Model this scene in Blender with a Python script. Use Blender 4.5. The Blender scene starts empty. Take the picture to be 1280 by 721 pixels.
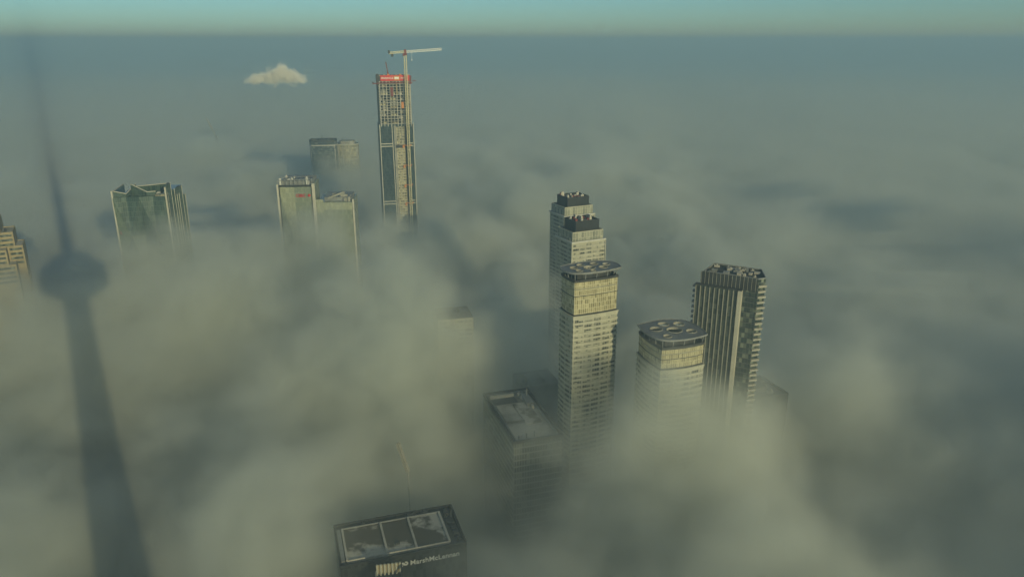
import bpy, bmesh, math, random
from mathutils import Vector, Matrix, noise as mnoise

random.seed(7)
S = bpy.context.scene
COL = S.collection
R = math.radians
SUN_EL, SUN_AZ = 14.0, 148.8          # azimuth clockwise from +Y

# ------------------------------------------------------------------ camera
CAM_Z = 347.6
cd = bpy.data.cameras.new('camera'); cam = bpy.data.objects.new('camera', cd); COL.objects.link(cam)
cd.sensor_width = 36.0; cd.lens = 36.0 * 950 / 1280
cam.location = (0, 0, CAM_Z); cam.rotation_euler = (R(90 - 18.08), 0, 0)
cd.clip_start = 0.5; cd.clip_end = 200000
S.camera = cam

# ------------------------------------------------------------------ light
w = bpy.data.worlds.new('World'); S.world = w; w.use_nodes = True
nt = w.node_tree; bg = nt.nodes['Background']
sky = nt.nodes.new('ShaderNodeTexSky'); sky.sky_type = 'NISHITA'; sky.sun_disc = False
sky.sun_elevation = R(SUN_EL); sky.sun_rotation = R(SUN_AZ)
sky.altitude = 350; sky.air_density = 1.0; sky.dust_density = 0.3; sky.ozone_density = 3.0
mixc = nt.nodes.new('ShaderNodeMix'); mixc.data_type = 'RGBA'; mixc.blend_type = 'MULTIPLY'
mixc.inputs['Factor'].default_value = 1.0
nt.links.new(sky.outputs[0], mixc.inputs['A']); mixc.inputs['B'].default_value = (0.59, 0.97, 1.12, 1)
# higher up the sky is veiled: greyer and greener than the clear teal strip over the horizon
tc = nt.nodes.new('ShaderNodeTexCoord'); sx = nt.nodes.new('ShaderNodeSeparateXYZ'); nt.links.new(tc.outputs['Generated'], sx.inputs[0])
el = nt.nodes.new('ShaderNodeMapRange'); el.interpolation_type = 'SMOOTHSTEP'; nt.links.new(sx.outputs[2], el.inputs['Value'])
for k, v in zip(('From Min', 'From Max', 'To Min', 'To Max'), (0.05, 0.22, 0.0, 0.85)): el.inputs[k].default_value = v
bw = nt.nodes.new('ShaderNodeRGBToBW'); nt.links.new(sky.outputs[0], bw.inputs[0])
veil = nt.nodes.new('ShaderNodeMix'); veil.data_type = 'RGBA'; veil.blend_type = 'MULTIPLY'; veil.inputs['Factor'].default_value = 1.0
nt.links.new(bw.outputs[0], veil.inputs['A']); veil.inputs['B'].default_value = (0.76, 1.05, 1.32, 1)
mx = nt.nodes.new('ShaderNodeMix'); mx.data_type = 'RGBA'; nt.links.new(el.outputs[0], mx.inputs['Factor'])
nt.links.new(mixc.outputs['Result'], mx.inputs['A']); nt.links.new(veil.outputs['Result'], mx.inputs['B'])
nt.links.new(mx.outputs['Result'], bg.inputs[0]); bg.inputs[1].default_value = 0.08
ld = bpy.data.lights.new('sun', 'SUN'); ld.energy = 3.3; ld.angle = R(0.5); ld.color = (1.0, 0.88, 0.48)
sun = bpy.data.objects.new('sun', ld); COL.objects.link(sun)
sv = Vector((math.cos(R(SUN_EL)) * math.sin(R(SUN_AZ)), math.cos(R(SUN_EL)) * math.cos(R(SUN_AZ)), math.sin(R(SUN_EL))))
sun.rotation_euler = sv.to_track_quat('Z', 'Y').to_euler()
sun.location = sv * 900

S.render.engine = 'CYCLES'
S.view_settings.view_transform = 'Standard'; S.view_settings.look = 'None'
S.view_settings.exposure = 0.0; S.view_settings.gamma = 1.0
c = S.cycles
c.use_denoising = True
try: c.denoiser = 'OPENIMAGEDENOISE'
except Exception: pass
c.use_adaptive_sampling = True; c.adaptive_threshold = 0.02; c.adaptive_min_samples = 16
c.max_bounces = 7; c.diffuse_bounces = 2; c.glossy_bounces = 2; c.transmission_bounces = 2; c.transparent_max_bounces = 8
c.volume_bounces = 4; c.volume_step_rate = 1.0; c.volume_max_steps = 512
c.sample_clamp_indirect = 4.0
c.caustics_reflective = False; c.caustics_refractive = False

# ------------------------------------------------------------------ helpers
def tag(o, label=None, cat=None, group=None, kind=None):
    if label: o['label'] = label
    if cat: o['category'] = cat
    if group: o['group'] = group
    if kind: o['kind'] = kind
    return o

def box_mesh(name, x0, x1, y0, y1, z0, z1):
    me = bpy.data.meshes.new(name)
    v = [(x, y, z) for z in (z0, z1) for x, y in ((x0, y0), (x1, y0), (x1, y1), (x0, y1))]
    f = [(0, 3, 2, 1), (4, 5, 6, 7), (0, 1, 5, 4), (1, 2, 6, 5), (2, 3, 7, 6), (3, 0, 4, 7)]
    me.from_pydata(v, [], f); me.update()
    return me

# ------------------------------------------------------------------ the fog: one grid of density grown from noise
FX0, FX1, FY0, FY1, FZ0, FZ1 = -3400, 3400, -240, 4560, -4, 252
class G:
    """small writer for geometry-node math"""
    def __init__(s, tree): s.t = tree
    def m(s, op, a, b=None, c3=None, clamp=False):
        n = s.t.nodes.new('ShaderNodeMath'); n.operation = op; n.use_clamp = clamp
        for i, v in enumerate((a, b, c3)):
            if v is None: continue
            if isinstance(v, (int, float)): n.inputs[i].default_value = v
            else: s.t.links.new(v, n.inputs[i])
        return n.outputs[0]
    def noise(s, vec, scale, detail, rough, lac=2.0, dist=0.0):
        n = s.t.nodes.new('ShaderNodeTexNoise'); n.noise_dimensions = '3D'
        n.inputs['Scale'].default_value = scale; n.inputs['Detail'].default_value = detail
        n.inputs['Roughness'].default_value = rough; n.inputs['Lacunarity'].default_value = lac
        n.inputs['Distortion'].default_value = dist
        s.t.links.new(vec, n.inputs['Vector'])
        return n.outputs[0]
    def vm(s, op, a, b):
        n = s.t.nodes.new('ShaderNodeVectorMath'); n.operation = op
        s.t.links.new(a, n.inputs[0]); n.inputs[1].default_value = b
        return n.outputs[0]
    def mapr(s, v, a0, a1, b0, b1, mode='LINEAR'):
        n = s.t.nodes.new('ShaderNodeMapRange'); n.interpolation_type = mode
        s.t.links.new(v, n.inputs['Value'])
        for k, x in zip(('From Min', 'From Max', 'To Min', 'To Max'), (a0, a1, b0, b1)): n.inputs[k].default_value = x
        return n.outputs[0]

# rises and hollows of the fog top: x, y, metres up or down, radius across x, radius along y
SWELLS = [
    (-150, 500, 46, 120, 80), (-260, 520, 34, 110, 90), (-64, 432, 72, 75, 46), (-150, 590, 32, 90, 45),
    (-390, 520, 44, 110, 70), (-130, 850, 34, 110, 60), (-320, 1260, 26, 160, 80), (-575, 1475, 44, 80, 50),
    (80, 338, 40, 34, 40), (125, 372, 17, 42, 36), (95, 300, 12, 60, 40), (12, 500, 72, 44, 36),
    (214, 440, 58, 24, 24), (262, 410, 14, 60, 40), (320, 520, 16, 120, 70),
    (-4, 345, -42, 50, 45), (30, 425, -34, 50, 36), (-50, 288, -11, 45, 30), (-70, 345, 34, 60, 32), (-108, 300, 30, 28, 32),
    (45, 680, -40, 110, 110), (-230, 760, -26, 200, 90), (-60, 610, -34, 60, 60), (-100, 390, 16, 60, 40),
    (50, 100, 30, 95, 60), (170, 110, 34, 110, 70), (340, 130, 56, 110, 80), (480, 210, 66, 110, 100), (440, 340, 62, 80, 90), (600, 440, 60, 120, 120), (800, 680, 46, 160, 160), (330, 290, 6, 90, 60),  # mostly unseen ridges outside the frame, added to shade the fog in view
]
NX0, NX1, NY0, NY1 = -640, 640, -240, 1120           # the near block has the finer grid
def make_fog(name, label, bx0, bx1, by0, by1, cell, cz, hollow):
    ng = bpy.data.node_groups.new(name + '_density', 'GeometryNodeTree')
    ng.interface.new_socket('Geometry', in_out='INPUT', socket_type='NodeSocketGeometry')
    ng.interface.new_socket('Geometry', in_out='OUTPUT', socket_type='NodeSocketGeometry')
    out = ng.nodes.new('NodeGroupOutput'); g = G(ng)
    pos = ng.nodes.new('GeometryNodeInputPosition').outputs[0]
    sep = ng.nodes.new('ShaderNodeSeparateXYZ'); ng.links.new(pos, sep.inputs[0])
    x, y, z = sep.outputs
    flat = g.vm('MULTIPLY', pos, (1, 1, 0.0))
    top = g.mapr(g.noise(flat, 1 / 900, 2, 0.5), 0.25, 0.75, -14, 14)
    top = g.m('ADD', top, 136)
    for sx, sy, a, rx, ry in SWELLS:
        dx = g.m('MULTIPLY', g.m('SUBTRACT', x, sx), 1 / rx); dy = g.m('MULTIPLY', g.m('SUBTRACT', y, sy), 1 / ry)
        q = g.m('ADD', g.m('MULTIPLY', dx, dx), g.m('MULTIPLY', dy, dy))
        top = g.m('MULTIPLY_ADD', g.m('EXPONENT', g.m('MULTIPLY', q, -1)), a, top)
    calm = g.mapr(y, 550, 2400, 1.0, 0.22, 'SMOOTHSTEP')
    side = g.mapr(g.m('SUBTRACT', x, g.m('MULTIPLY', y, 0.12)), 20, 240, 1.0, 0.45, 'SMOOTHSTEP')
    amp = g.m('MULTIPLY', calm, side)
    big = g.mapr(g.noise(g.vm('MULTIPLY', pos, (1, 1, 0.7)), 1 / 230, 2, 0.5, dist=0.5), 0.2, 0.8, -44, 44)
    fine = g.mapr(g.noise(g.vm('MULTIPLY', pos, (1, 1, 1.1)), 1 / 80, 6, 0.62, dist=0.55), 0.2, 0.8, -62, 62)
    lump = g.m('MULTIPLY', g.m('ADD', big, fine), amp)
    depth = g.m('SUBTRACT', g.m('ADD', top, lump), z)
    core = g.mapr(depth, -4, 40, 0, 1, 'SMOOTHSTEP')
    veil = g.m('MULTIPLY', g.mapr(depth, -60, 10, 0, 1, 'SMOOTHSTEP'), 0.0011)
    wisp = g.mapr(g.noise(pos, 1 / 26, 4, 0.65, dist=0.9), 0.34, 0.66, 0.35, 1.65, 'SMOOTHSTEP')
    wisp = g.m('ADD', 1, g.m('MULTIPLY', g.m('SUBTRACT', wisp, 1), g.mapr(y, 500, 1500, 1, 0.3)))
    dens = g.m('ADD', g.m('MULTIPLY', g.m('MULTIPLY', core, wisp), 0.030), g.m('MULTIPLY', veil, wisp))
    thin = g.mapr(g.m('SUBTRACT', x, g.m('MULTIPLY', y, 0.10)), 90, 330, 1.0, 0.42, 'SMOOTHSTEP')      # thinned towards the right to darken the fog there
    dens = g.m('MULTIPLY', dens, thin)
    if hollow:                                                # the far block leaves room for the near one
        ins = g.m('MULTIPLY', g.m('MULTIPLY', g.m('GREATER_THAN', x, NX0), g.m('LESS_THAN', x, NX1)), g.m('LESS_THAN', y, NY1))
        dens = g.m('MULTIPLY', dens, g.m('SUBTRACT', 1, ins))
    vc = ng.nodes.new('GeometryNodeVolumeCube')
    vc.inputs['Min'].default_value = (bx0, by0, FZ0); vc.inputs['Max'].default_value = (bx1, by1, FZ1)
    vc.inputs['Resolution X'].default_value = int((bx1 - bx0) / cell)
    vc.inputs['Resolution Y'].default_value = int((by1 - by0) / cell)
    vc.inputs['Resolution Z'].default_value = int((FZ1 - FZ0) / cz)
    ng.links.new(dens, vc.inputs['Density'])
    sm = ng.nodes.new('GeometryNodeSetMaterial'); sm.inputs['Material'].default_value = MFOG
    ng.links.new(vc.outputs[0], sm.inputs[0]); ng.links.new(sm.outputs[0], out.inputs[0])
    me = box_mesh(name, bx0, bx1, by0, by1, FZ0, FZ1)
    me.materials.append(MFOG)
    o = bpy.data.objects.new(name, me); COL.objects.link(o)
    md = o.modifiers.new('density', 'NODES'); md.node_group = ng
    tag(o, label, 'fog', kind='stuff')
    return o

def vol_mat(name, color, density, aniso=0.0, attr=True, rate=1.0):
    m = bpy.data.materials.new(name); m.use_nodes = True
    t = m.node_tree; t.nodes.clear()
    o = t.nodes.new('ShaderNodeOutputMaterial'); p = t.nodes.new('ShaderNodeVolumePrincipled')
    p.inputs['Color'].default_value = (*color, 1); p.inputs['Density'].default_value = density
    p.inputs['Anisotropy'].default_value = aniso
    p.inputs['Density Attribute'].default_value = 'density' if attr else ''
    p.inputs['Blackbody Intensity'].default_value = 0
    p.inputs['Temperature Attribute'].default_value = ''
    t.links.new(p.outputs[0], o.inputs['Volume'])
    m.cycles.volume_step_rate = rate
    return m
MFOG = vol_mat('fog', (0.94, 0.965, 0.90), 1.0, 0.15, True, 2.0)
MFAR = vol_mat('far_fog', (0.86, 0.93, 0.91), 0.03, 0.15, False)
MHAZE = vol_mat('haze', (0.37, 0.60, 0.81), 3.1e-4, 0.0, False)
MHIGH = vol_mat('high_haze', (0.74, 0.80, 0.72), 3.2e-5, 0.0, False)
make_fog('fog_bank', 'thick bank of fog billowing around the near towers', NX0, NX1, NY0, NY1, 6.5, 5, False)
make_fog('fog_sea', 'sea of fog spreading behind the towers', FX0, FX1, FY0, FY1, 13, 8, True)
o = bpy.data.objects.new('distant_fog', box_mesh('distant_fog', -45000, 45000, FY1 + 1, 60000, FZ0, 134)); COL.objects.link(o)
o.data.materials.append(MFAR)
tag(o, 'flat sheet of fog reaching to the horizon', 'fog', kind='stuff')
o = bpy.data.objects.new('haze', box_mesh('haze', -47000, 47000, -320, 62000, -6, 373)); COL.objects.link(o)
o.data.materials.append(MHAZE)
tag(o, 'thin blue grey haze over the fog', 'haze', kind='stuff')
o = bpy.data.objects.new('high_haze', box_mesh('high_haze', -48000, 48000, -420, 64000, -8, 640)); COL.objects.link(o)
o.data.materials.append(MHIGH)
tag(o, 'faint upper haze softening the horizon', 'haze', kind='stuff')
o = bpy.data.objects.new('ground', box_mesh('ground', -46900, 46900, -300, 61000, -5, 0)); COL.objects.link(o)
tag(o, kind='structure')
# ------------------------------------------------------------------ materials of the buildings
def new_mat(name):
    m = bpy.data.materials.new(name); m.use_nodes = True
    t = m.node_tree; b = t.nodes['Principled BSDF']
    return m, t, b
def nd(t, kind, **kw):
    n = t.nodes.new(kind)
    for k, v in kw.items(): setattr(n, k, v)
    return n
def mth(t, op, a, b=None, clamp=False):
    n = nd(t, 'ShaderNodeMath', operation=op, use_clamp=clamp)
    for i, v in enumerate((a, b)):
        if v is None: continue
        if isinstance(v, (int, float)): n.inputs[i].default_value = v
        else: t.links.new(v, n.inputs[i])
    return n.outputs[0]
def mixrgb(t, f, a, b):
    n = nd(t, 'ShaderNodeMix', data_type='RGBA')
    for k, v in (('Factor', f), ('A', a), ('B', b)):
        if isinstance(v, (int, float)): n.inputs[k].default_value = v
        elif isinstance(v, tuple): n.inputs[k].default_value = (*v, 1)
        else: t.links.new(v, n.inputs[k])
    return n.outputs['Result']
def ramp(t, v, a0, a1):
    n = nd(t, 'ShaderNodeMapRange', interpolation_type='SMOOTHSTEP'); t.links.new(v, n.inputs['Value'])
    n.inputs['From Min'].default_value = a0; n.inputs['From Max'].default_value = a1
    return n.outputs[0]

def plain(name, col, rough=0.7, vary=0.25, scale=0.15, spec=0.3, metal=0.0, streak=True):
    """paint, concrete or metal with weathering: broad blotches and vertical streaks"""
    m, t, b = new_mat(name)
    geo = nd(t, 'ShaderNodeNewGeometry').outputs['Position']
    n1 = nd(t, 'ShaderNodeTexNoise'); n1.inputs['Scale'].default_value = scale; n1.inputs['Detail'].default_value = 5
    t.links.new(geo, n1.inputs['Vector'])
    vm = nd(t, 'ShaderNodeVectorMath', operation='MULTIPLY'); t.links.new(geo, vm.inputs[0]); vm.inputs[1].default_value = (1, 1, 0.06 if streak else 1)
    n2 = nd(t, 'ShaderNodeTexNoise'); n2.inputs['Scale'].default_value = 0.9; n2.inputs['Detail'].default_value = 3
    t.links.new(vm.outputs[0], n2.inputs['Vector'])
    f = mth(t, 'ADD', mth(t, 'MULTIPLY', n1.outputs[0], 0.6), mth(t, 'MULTIPLY', n2.outputs[0], 0.4))
    f = ramp(t, f, 0.3, 0.7)
    lo = tuple(x * (1 - vary) for x in col); hi = tuple(min(0.85, x * (1 + vary * 0.6)) for x in col)
    t.links.new(mixrgb(t, f, lo, hi), b.inputs['Base Color'])
    b.inputs['Roughness'].default_value = rough; b.inputs['Metallic'].default_value = metal
    b.inputs['Specular IOR Level'].default_value = spec
    return m

def glass(name, dark, light, cu=1.5, cv=3.0, power=2.5, mull=(0.25, 0.25, 0.22), mw=0.06, mh=0.04, rough=0.12, patch=0.0, spec=0.6, seed=0.0, big=0.0):
    """window wall: every pane its own tint (blinds down, dark room), with mullions; UV is in metres"""
    m, t, b = new_mat(name)
    uv = nd(t, 'ShaderNodeUVMap').outputs[0]
    s = nd(t, 'ShaderNodeSeparateXYZ'); t.links.new(uv, s.inputs[0])
    u = mth(t, 'DIVIDE', s.outputs[0], cu); v = mth(t, 'DIVIDE', s.outputs[1], cv)
    cx = nd(t, 'ShaderNodeCombineXYZ'); t.links.new(mth(t, 'FLOOR', u), cx.inputs[0]); t.links.new(mth(t, 'FLOOR', v), cx.inputs[1]); cx.inputs[2].default_value = seed
    wn = nd(t, 'ShaderNodeTexWhiteNoise'); t.links.new(cx.outputs[0], wn.inputs['Vector'])
    f = mth(t, 'POWER', wn.outputs['Value'], power)
    if patch:
        cs = nd(t, 'ShaderNodeVectorMath', operation='MULTIPLY'); t.links.new(cx.outputs[0], cs.inputs[0]); cs.inputs[1].default_value = (0.13, 0.35, 1)
        pn = nd(t, 'ShaderNodeTexNoise'); pn.inputs['Scale'].default_value = 1.0; pn.inputs['Detail'].default_value = 2; t.links.new(cs.outputs[0], pn.inputs['Vector'])
        f = mth(t, 'MULTIPLY', mth(t, 'ADD', f, 0.25), mth(t, 'MULTIPLY', ramp(t, pn.outputs[0], 0.38, 0.62), patch), clamp=True)
    col = mixrgb(t, f, dark, light)
    mu = mth(t, 'LESS_THAN', mth(t, 'FRACT', u), mw); mv = mth(t, 'LESS_THAN', mth(t, 'FRACT', v), mh)
    mm = mth(t, 'MAXIMUM', mu, mv)
    if big: mm = mth(t, 'MAXIMUM', mm, mth(t, 'LESS_THAN', mth(t, 'FRACT', mth(t, 'DIVIDE', s.outputs[0], big)), 0.17))
    t.links.new(mixrgb(t, mm, col, mull), b.inputs['Base Color'])
    t.links.new(mth(t, 'ADD', mth(t, 'MULTIPLY', mm, 0.4), mth(t, 'ADD', mth(t, 'MULTIPLY', wn.outputs['Value'], 0.08), rough)), b.inputs['Roughness'])
    b.inputs['Specular IOR Level'].default_value = spec
    return m

def patchy(name, a, bcol, scale, lo, hi, rough=0.8):
    """roof covering with snow or damp lying in patches"""
    m, t, b = new_mat(name)
    geo = nd(t, 'ShaderNodeNewGeometry').outputs['Position']
    n1 = nd(t, 'ShaderNodeTexNoise'); n1.inputs['Scale'].default_value = scale; n1.inputs['Detail'].default_value = 6; n1.inputs['Roughness'].default_value = 0.6
    t.links.new(geo, n1.inputs['Vector'])
    n2 = nd(t, 'ShaderNodeTexNoise'); n2.inputs['Scale'].default_value = 0.8; n2.inputs['Detail'].default_value = 4; t.links.new(geo, n2.inputs['Vector'])
    f = ramp(t, n1.outputs[0], lo, hi)
    g = mth(t, 'MULTIPLY', f, mth(t, 'ADD', 0.72, mth(t, 'MULTIPLY', n2.outputs[0], 0.5)), clamp=True)
    t.links.new(mixrgb(t, g, a, bcol), b.inputs['Base Color']); b.inputs['Roughness'].default_value = rough
    return m

M = {}
M['panel'] = plain('cream panel', (0.46, 0.45, 0.36), 0.5, 0.16)
M['gold_panel'] = plain('gold panel', (0.46, 0.42, 0.27), 0.45, 0.2)
M['white'] = plain('white metal', (0.58, 0.58, 0.54), 0.5, 0.15)
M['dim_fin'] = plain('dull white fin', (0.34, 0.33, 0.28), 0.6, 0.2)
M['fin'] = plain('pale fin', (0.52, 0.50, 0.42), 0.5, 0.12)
M['concrete'] = plain('bare concrete', (0.36, 0.35, 0.30), 0.85, 0.3)
M['pale_concrete'] = plain('fresh concrete', (0.50, 0.48, 0.42), 0.85, 0.25)
M['dark'] = plain('black cladding', (0.030, 0.032, 0.034), 0.5, 0.3)
M['charcoal'] = plain('charcoal cladding', (0.055, 0.058, 0.060), 0.6, 0.35)
M['grey'] = plain('grey metal', (0.24, 0.25, 0.25), 0.5, 0.3, streak=False)
M['disc'] = plain('grey roof canopy', (0.17, 0.175, 0.18), 0.45, 0.25, streak=False)
M['membrane'] = plain('roof membrane', (0.13, 0.13, 0.12), 0.9, 0.45, streak=False)
M['brick'] = plain('buff brick', (0.36, 0.30, 0.18), 0.85, 0.25)
M['red'] = plain('red screen', (0.60, 0.045, 0.035), 0.6, 0.2)
M['orange'] = plain('orange steel', (0.62, 0.24, 0.06), 0.5, 0.2)
M['rust'] = plain('dark red steel', (0.20, 0.045, 0.04), 0.6, 0.3)
M['crane'] = plain('pale yellow crane steel', (0.72, 0.66, 0.42), 0.5, 0.15)
M['lettering'] = plain('white lettering', (0.85, 0.84, 0.78), 0.5, 0.05)
M['redletter'] = plain('red lettering', (0.55, 0.03, 0.03), 0.5, 0.05)
M['winband'] = glass('ribbon window', (0.030, 0.036, 0.036), (0.42, 0.42, 0.33), 1.5, 3.0, 1.6, (0.40, 0.39, 0.31), 0.14, 0.0, patch=1.9, big=5.6)
M['goldglass'] = glass('gold lit window wall', (0.20, 0.175, 0.095), (0.45, 0.41, 0.25), 1.2, 2.6, 0.9, (0.60, 0.57, 0.40), 0.16, 0.07, rough=0.2)
M['crownglass'] = glass('pale window wall', (0.19, 0.20, 0.16), (0.38, 0.38, 0.30), 2.4, 6.0, 1.2, (0.55, 0.54, 0.44), 0.10, 0.03, rough=0.2)
M['darkglass'] = glass('dark window wall', (0.028, 0.042, 0.040), (0.24, 0.27, 0.21), 1.6, 3.0, 4.0, (0.10, 0.11, 0.10), 0.06, 0.10)
M['teal'] = glass('green tinted window wall', (0.032, 0.060, 0.052), (0.075, 0.115, 0.092), 1.5, 4.0, 1.6, (0.08, 0.11, 0.09), 0.08, 0.06, rough=0.10, spec=0.8)
M['teal_pale'] = glass('paler green window wall', (0.085, 0.125, 0.085), (0.15, 0.19, 0.13), 1.5, 4.0, 1.6, (0.13, 0.16, 0.12), 0.08, 0.06, rough=0.14, spec=0.8)
M['sage'] = glass('sunlit sage glass', (0.27, 0.29, 0.20), (0.34, 0.36, 0.25), 1.5, 4.0, 1.5, (0.36, 0.38, 0.28), 0.07, 0.05, rough=0.22)  # brighter copy: sunlight on a facet put into the colour
M['sagedim'] = glass('shaded sage glass', (0.16, 0.19, 0.14), (0.21, 0.24, 0.18), 1.5, 4.0, 1.5, (0.23, 0.26, 0.20), 0.07, 0.05, rough=0.22)  # dimmer copy of the same glass, facet shade put into the colour
M['blueglass'] = glass('blue grey window wall', (0.022, 0.040, 0.048), (0.06, 0.085, 0.09), 1.6, 3.5, 2.0, (0.05, 0.065, 0.065), 0.07, 0.06, rough=0.08)
M['officeglass'] = glass('office window wall', (0.045, 0.060, 0.055), (0.20, 0.22, 0.18), 1.5, 3.8, 2.2, (0.26, 0.27, 0.24), 0.14, 0.22, patch=1.5)
M['slateglass'] = glass('slate window wall', (0.022, 0.026, 0.026), (0.045, 0.05, 0.048), 1.5, 3.9, 1.5, (0.035, 0.038, 0.036), 0.07, 0.06, rough=0.25, spec=0.3)
M['slabglass'] = glass('finned window wall', (0.045, 0.055, 0.047), (0.11, 0.125, 0.10), 1.6, 3.0, 2.0, (0.05, 0.06, 0.05), 0.06, 0.10, rough=0.2)
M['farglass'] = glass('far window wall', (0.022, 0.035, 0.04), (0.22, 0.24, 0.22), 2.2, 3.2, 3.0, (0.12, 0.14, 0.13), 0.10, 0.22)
M['fargold'] = glass('sunlit window wall', (0.14, 0.13, 0.08), (0.60, 0.56, 0.36), 2.2, 3.2, 1.5, (0.30, 0.28, 0.20), 0.10, 0.25)  # gold sunlight is part of the glass colour
M['snowroof'] = patchy('snowy roof', (0.085, 0.075, 0.055), (0.50, 0.48, 0.42), 0.045, 0.46, 0.55)
M['paleroof'] = patchy('pale gravel roof', (0.27, 0.25, 0.20), (0.48, 0.46, 0.40), 0.06, 0.35, 0.6)
M['ground'] = patchy('city ground', (0.05, 0.05, 0.05), (0.14, 0.14, 0.13), 0.02, 0.4, 0.6)
bpy.data.objects['ground'].data.materials.append(M['ground'])

# ------------------------------------------------------------------ mesh building
class MB:
    """collects faces in world metres; build() links them as one mesh under its thing"""
    def __init__(s): s.v = []; s.f = []; s.uv = []
    def face(s, pts, uvs=None):
        i = len(s.v); s.v += [tuple(p) for p in pts]; s.f.append(tuple(range(i, i + len(pts))))
        s.uv += list(uvs) if uvs else [(p[0] + p[1] * 0.37, p[2] if abs(pts[0][2] - pts[-1][2]) + abs(pts[0][2] - pts[1][2]) > 1e-4 else p[1]) for p in pts]
        return s
    def wall(s, fp, z0, z1, closed=True, u0=0.0):
        n = len(fp); u = u0
        for i in range(n if closed else n - 1):
            a, b = fp[i], fp[(i + 1) % n]; L = math.hypot(b[0] - a[0], b[1] - a[1])
            s.face([(a[0], a[1], z0), (b[0], b[1], z0), (b[0], b[1], z1), (a[0], a[1], z1)], [(u, z0), (u + L, z0), (u + L, z1), (u, z1)])
            u += L
        return s
    def cap(s, fp, z, up=True):
        p = [(x, y, z) for x, y in (fp if up else fp[::-1])]
        return s.face(p, [(q[0], q[1]) for q in p])
    def prism(s, fp, z0, z1):
        s.wall(fp, z0, z1); s.cap(fp, z1); s.cap(fp, z0, False); return s
    def ring(s, fo, fi, z0, z1):
        """a band with thickness: outer and inner outline of the same number of corners"""
        s.wall(fo, z0, z1); s.wall(fi[::-1], z0, z1)
        n = len(fo)
        for i in range(n):
            j = (i + 1) % n
            s.face([(*fo[i], z1), (*fo[j], z1), (*fi[j], z1), (*fi[i], z1)])
            s.face([(*fo[j], z0), (*fo[i], z0), (*fi[i], z0), (*fi[j], z0)])
        return s
    def bar(s, p, q, w, d=None):
        """a rectangular bar from p to q"""
        p, q = Vector(p), Vector(q); d = d or w; a = (q - p).normalized()
        x = a.cross(Vector((0, 0, 1)))
        if x.length < 1e-3: x = Vector((math.cos(R(17)), math.sin(R(17)), 0))
        x.normalize(); y = a.cross(x)
        c = [(-1, -1), (1, -1), (1, 1), (-1, 1)]
        A = [p + x * (i * w / 2) + y * (j * d / 2) for i, j in c]; B = [q + x * (i * w / 2) + y * (j * d / 2) for i, j in c]
        for k in range(4):
            n = (k + 1) % 4; s.face([A[k], A[n], B[n], B[k]])
        s.face(A[::-1]); s.face(B); return s
    def tube(s, cx, cy, r0, r1, z0, z1, n=24, cap=True):
        A = [(cx + r0 * math.cos(2 * math.pi * k / n), cy + r0 * math.sin(2 * math.pi * k / n)) for k in range(n)]
        B = [(cx + r1 * math.cos(2 * math.pi * k / n), cy + r1 * math.sin(2 * math.pi * k / n)) for k in range(n)]
        for k in range(n):
            j = (k + 1) % n; s.face([(*A[k], z0), (*A[j], z0), (*B[j], z1), (*B[k], z1)], [(k, z0), (k + 1, z0), (k + 1, z1), (k, z1)])
        if cap: s.cap(B, z1); s.cap(A, z0, False)
        return s
    def build(s, name, mat, parent, label=None):
        me = bpy.data.meshes.new(name)
        o = parent.location if parent else Vector((0, 0, 0))
        w = parent
        while w is not None and w.parent is not None: w = w.parent; o = o + w.location
        me.from_pydata([(x - o[0], y - o[1], z - o[2]) for x, y, z in s.v], [], s.f)
        l = me.uv_layers.new(name='UVMap')
        for i, c2 in enumerate(s.uv): l.data[i].uv = c2
        me.materials.append(mat); me.update()
        ob = bpy.data.objects.new(name, me); COL.objects.link(ob)
        if parent: ob.parent = parent
        if label: ob['label'] = label
        return ob

def thing(name, label, cat, loc, group=None):
    o = bpy.data.objects.new(name, None); COL.objects.link(o); o.location = loc; o.empty_display_size = 5
    tag(o, label, cat, group); return o

class Frame:
    """plan axes of a building: a along azimuth az, b to its left"""
    def __init__(s, x, y, az):
        s.o = (x, y); s.a = (math.cos(R(az)), math.sin(R(az))); s.b = (-s.a[1], s.a[0])
    def __call__(s, u, v): return (s.o[0] + u * s.a[0] + v * s.b[0], s.o[1] + u * s.a[1] + v * s.b[1])
    def p(s, u, v, z): return (*s(u, v), z)
    def rect(s, u0, u1, v0, v1): return [s(u0, v0), s(u1, v0), s(u1, v1), s(u0, v1)]
    def box(s, mb, u0, u1, v0, v1, z0, z1): mb.prism(s.rect(u0, u1, v0, v1), z0, z1); return mb

def bowed(fr, W, D, bow, grow=0.0, n=8, rnd=0.0):
    """rectangle with outward-curving sides; CCW from the near-left corner"""
    g = grow; c = [(-g, -g), (W + g, -g), (W + g, D + g), (-g, D + g)]
    pts = []
    for k in range(4):
        a, b = c[k], c[(k + 1) % 4]; dx, dy = b[0] - a[0], b[1] - a[1]; L = math.hypot(dx, dy); nx, ny = dy / L, -dx / L
        for i in range(n):
            s = i / n; h = bow * 4 * s * (1 - s)
            pts.append(fr(a[0] + dx * s + nx * h, a[1] + dy * s + ny * h))
    return pts
def inset(fp, d):
    """shrink an outline towards the inside by d"""
    n = len(fp); out = []
    for i in range(n):
        p, a, b = Vector(fp[i]), Vector(fp[i - 1]), Vector(fp[(i + 1) % n])
        e1 = (p - a).normalized(); e2 = (b - p).normalized()
        n1 = Vector((-e1.y, e1.x)); n2 = Vector((-e2.y, e2.x)); m = n1 + n2
        m = m.normalized(); k = d / max(0.35, m.dot(n1)); out.append(tuple(p + m * k))
    return out

def centre(fp): return (sum(p[0] for p in fp) / len(fp), sum(p[1] for p in fp) / len(fp), 0)

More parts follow.
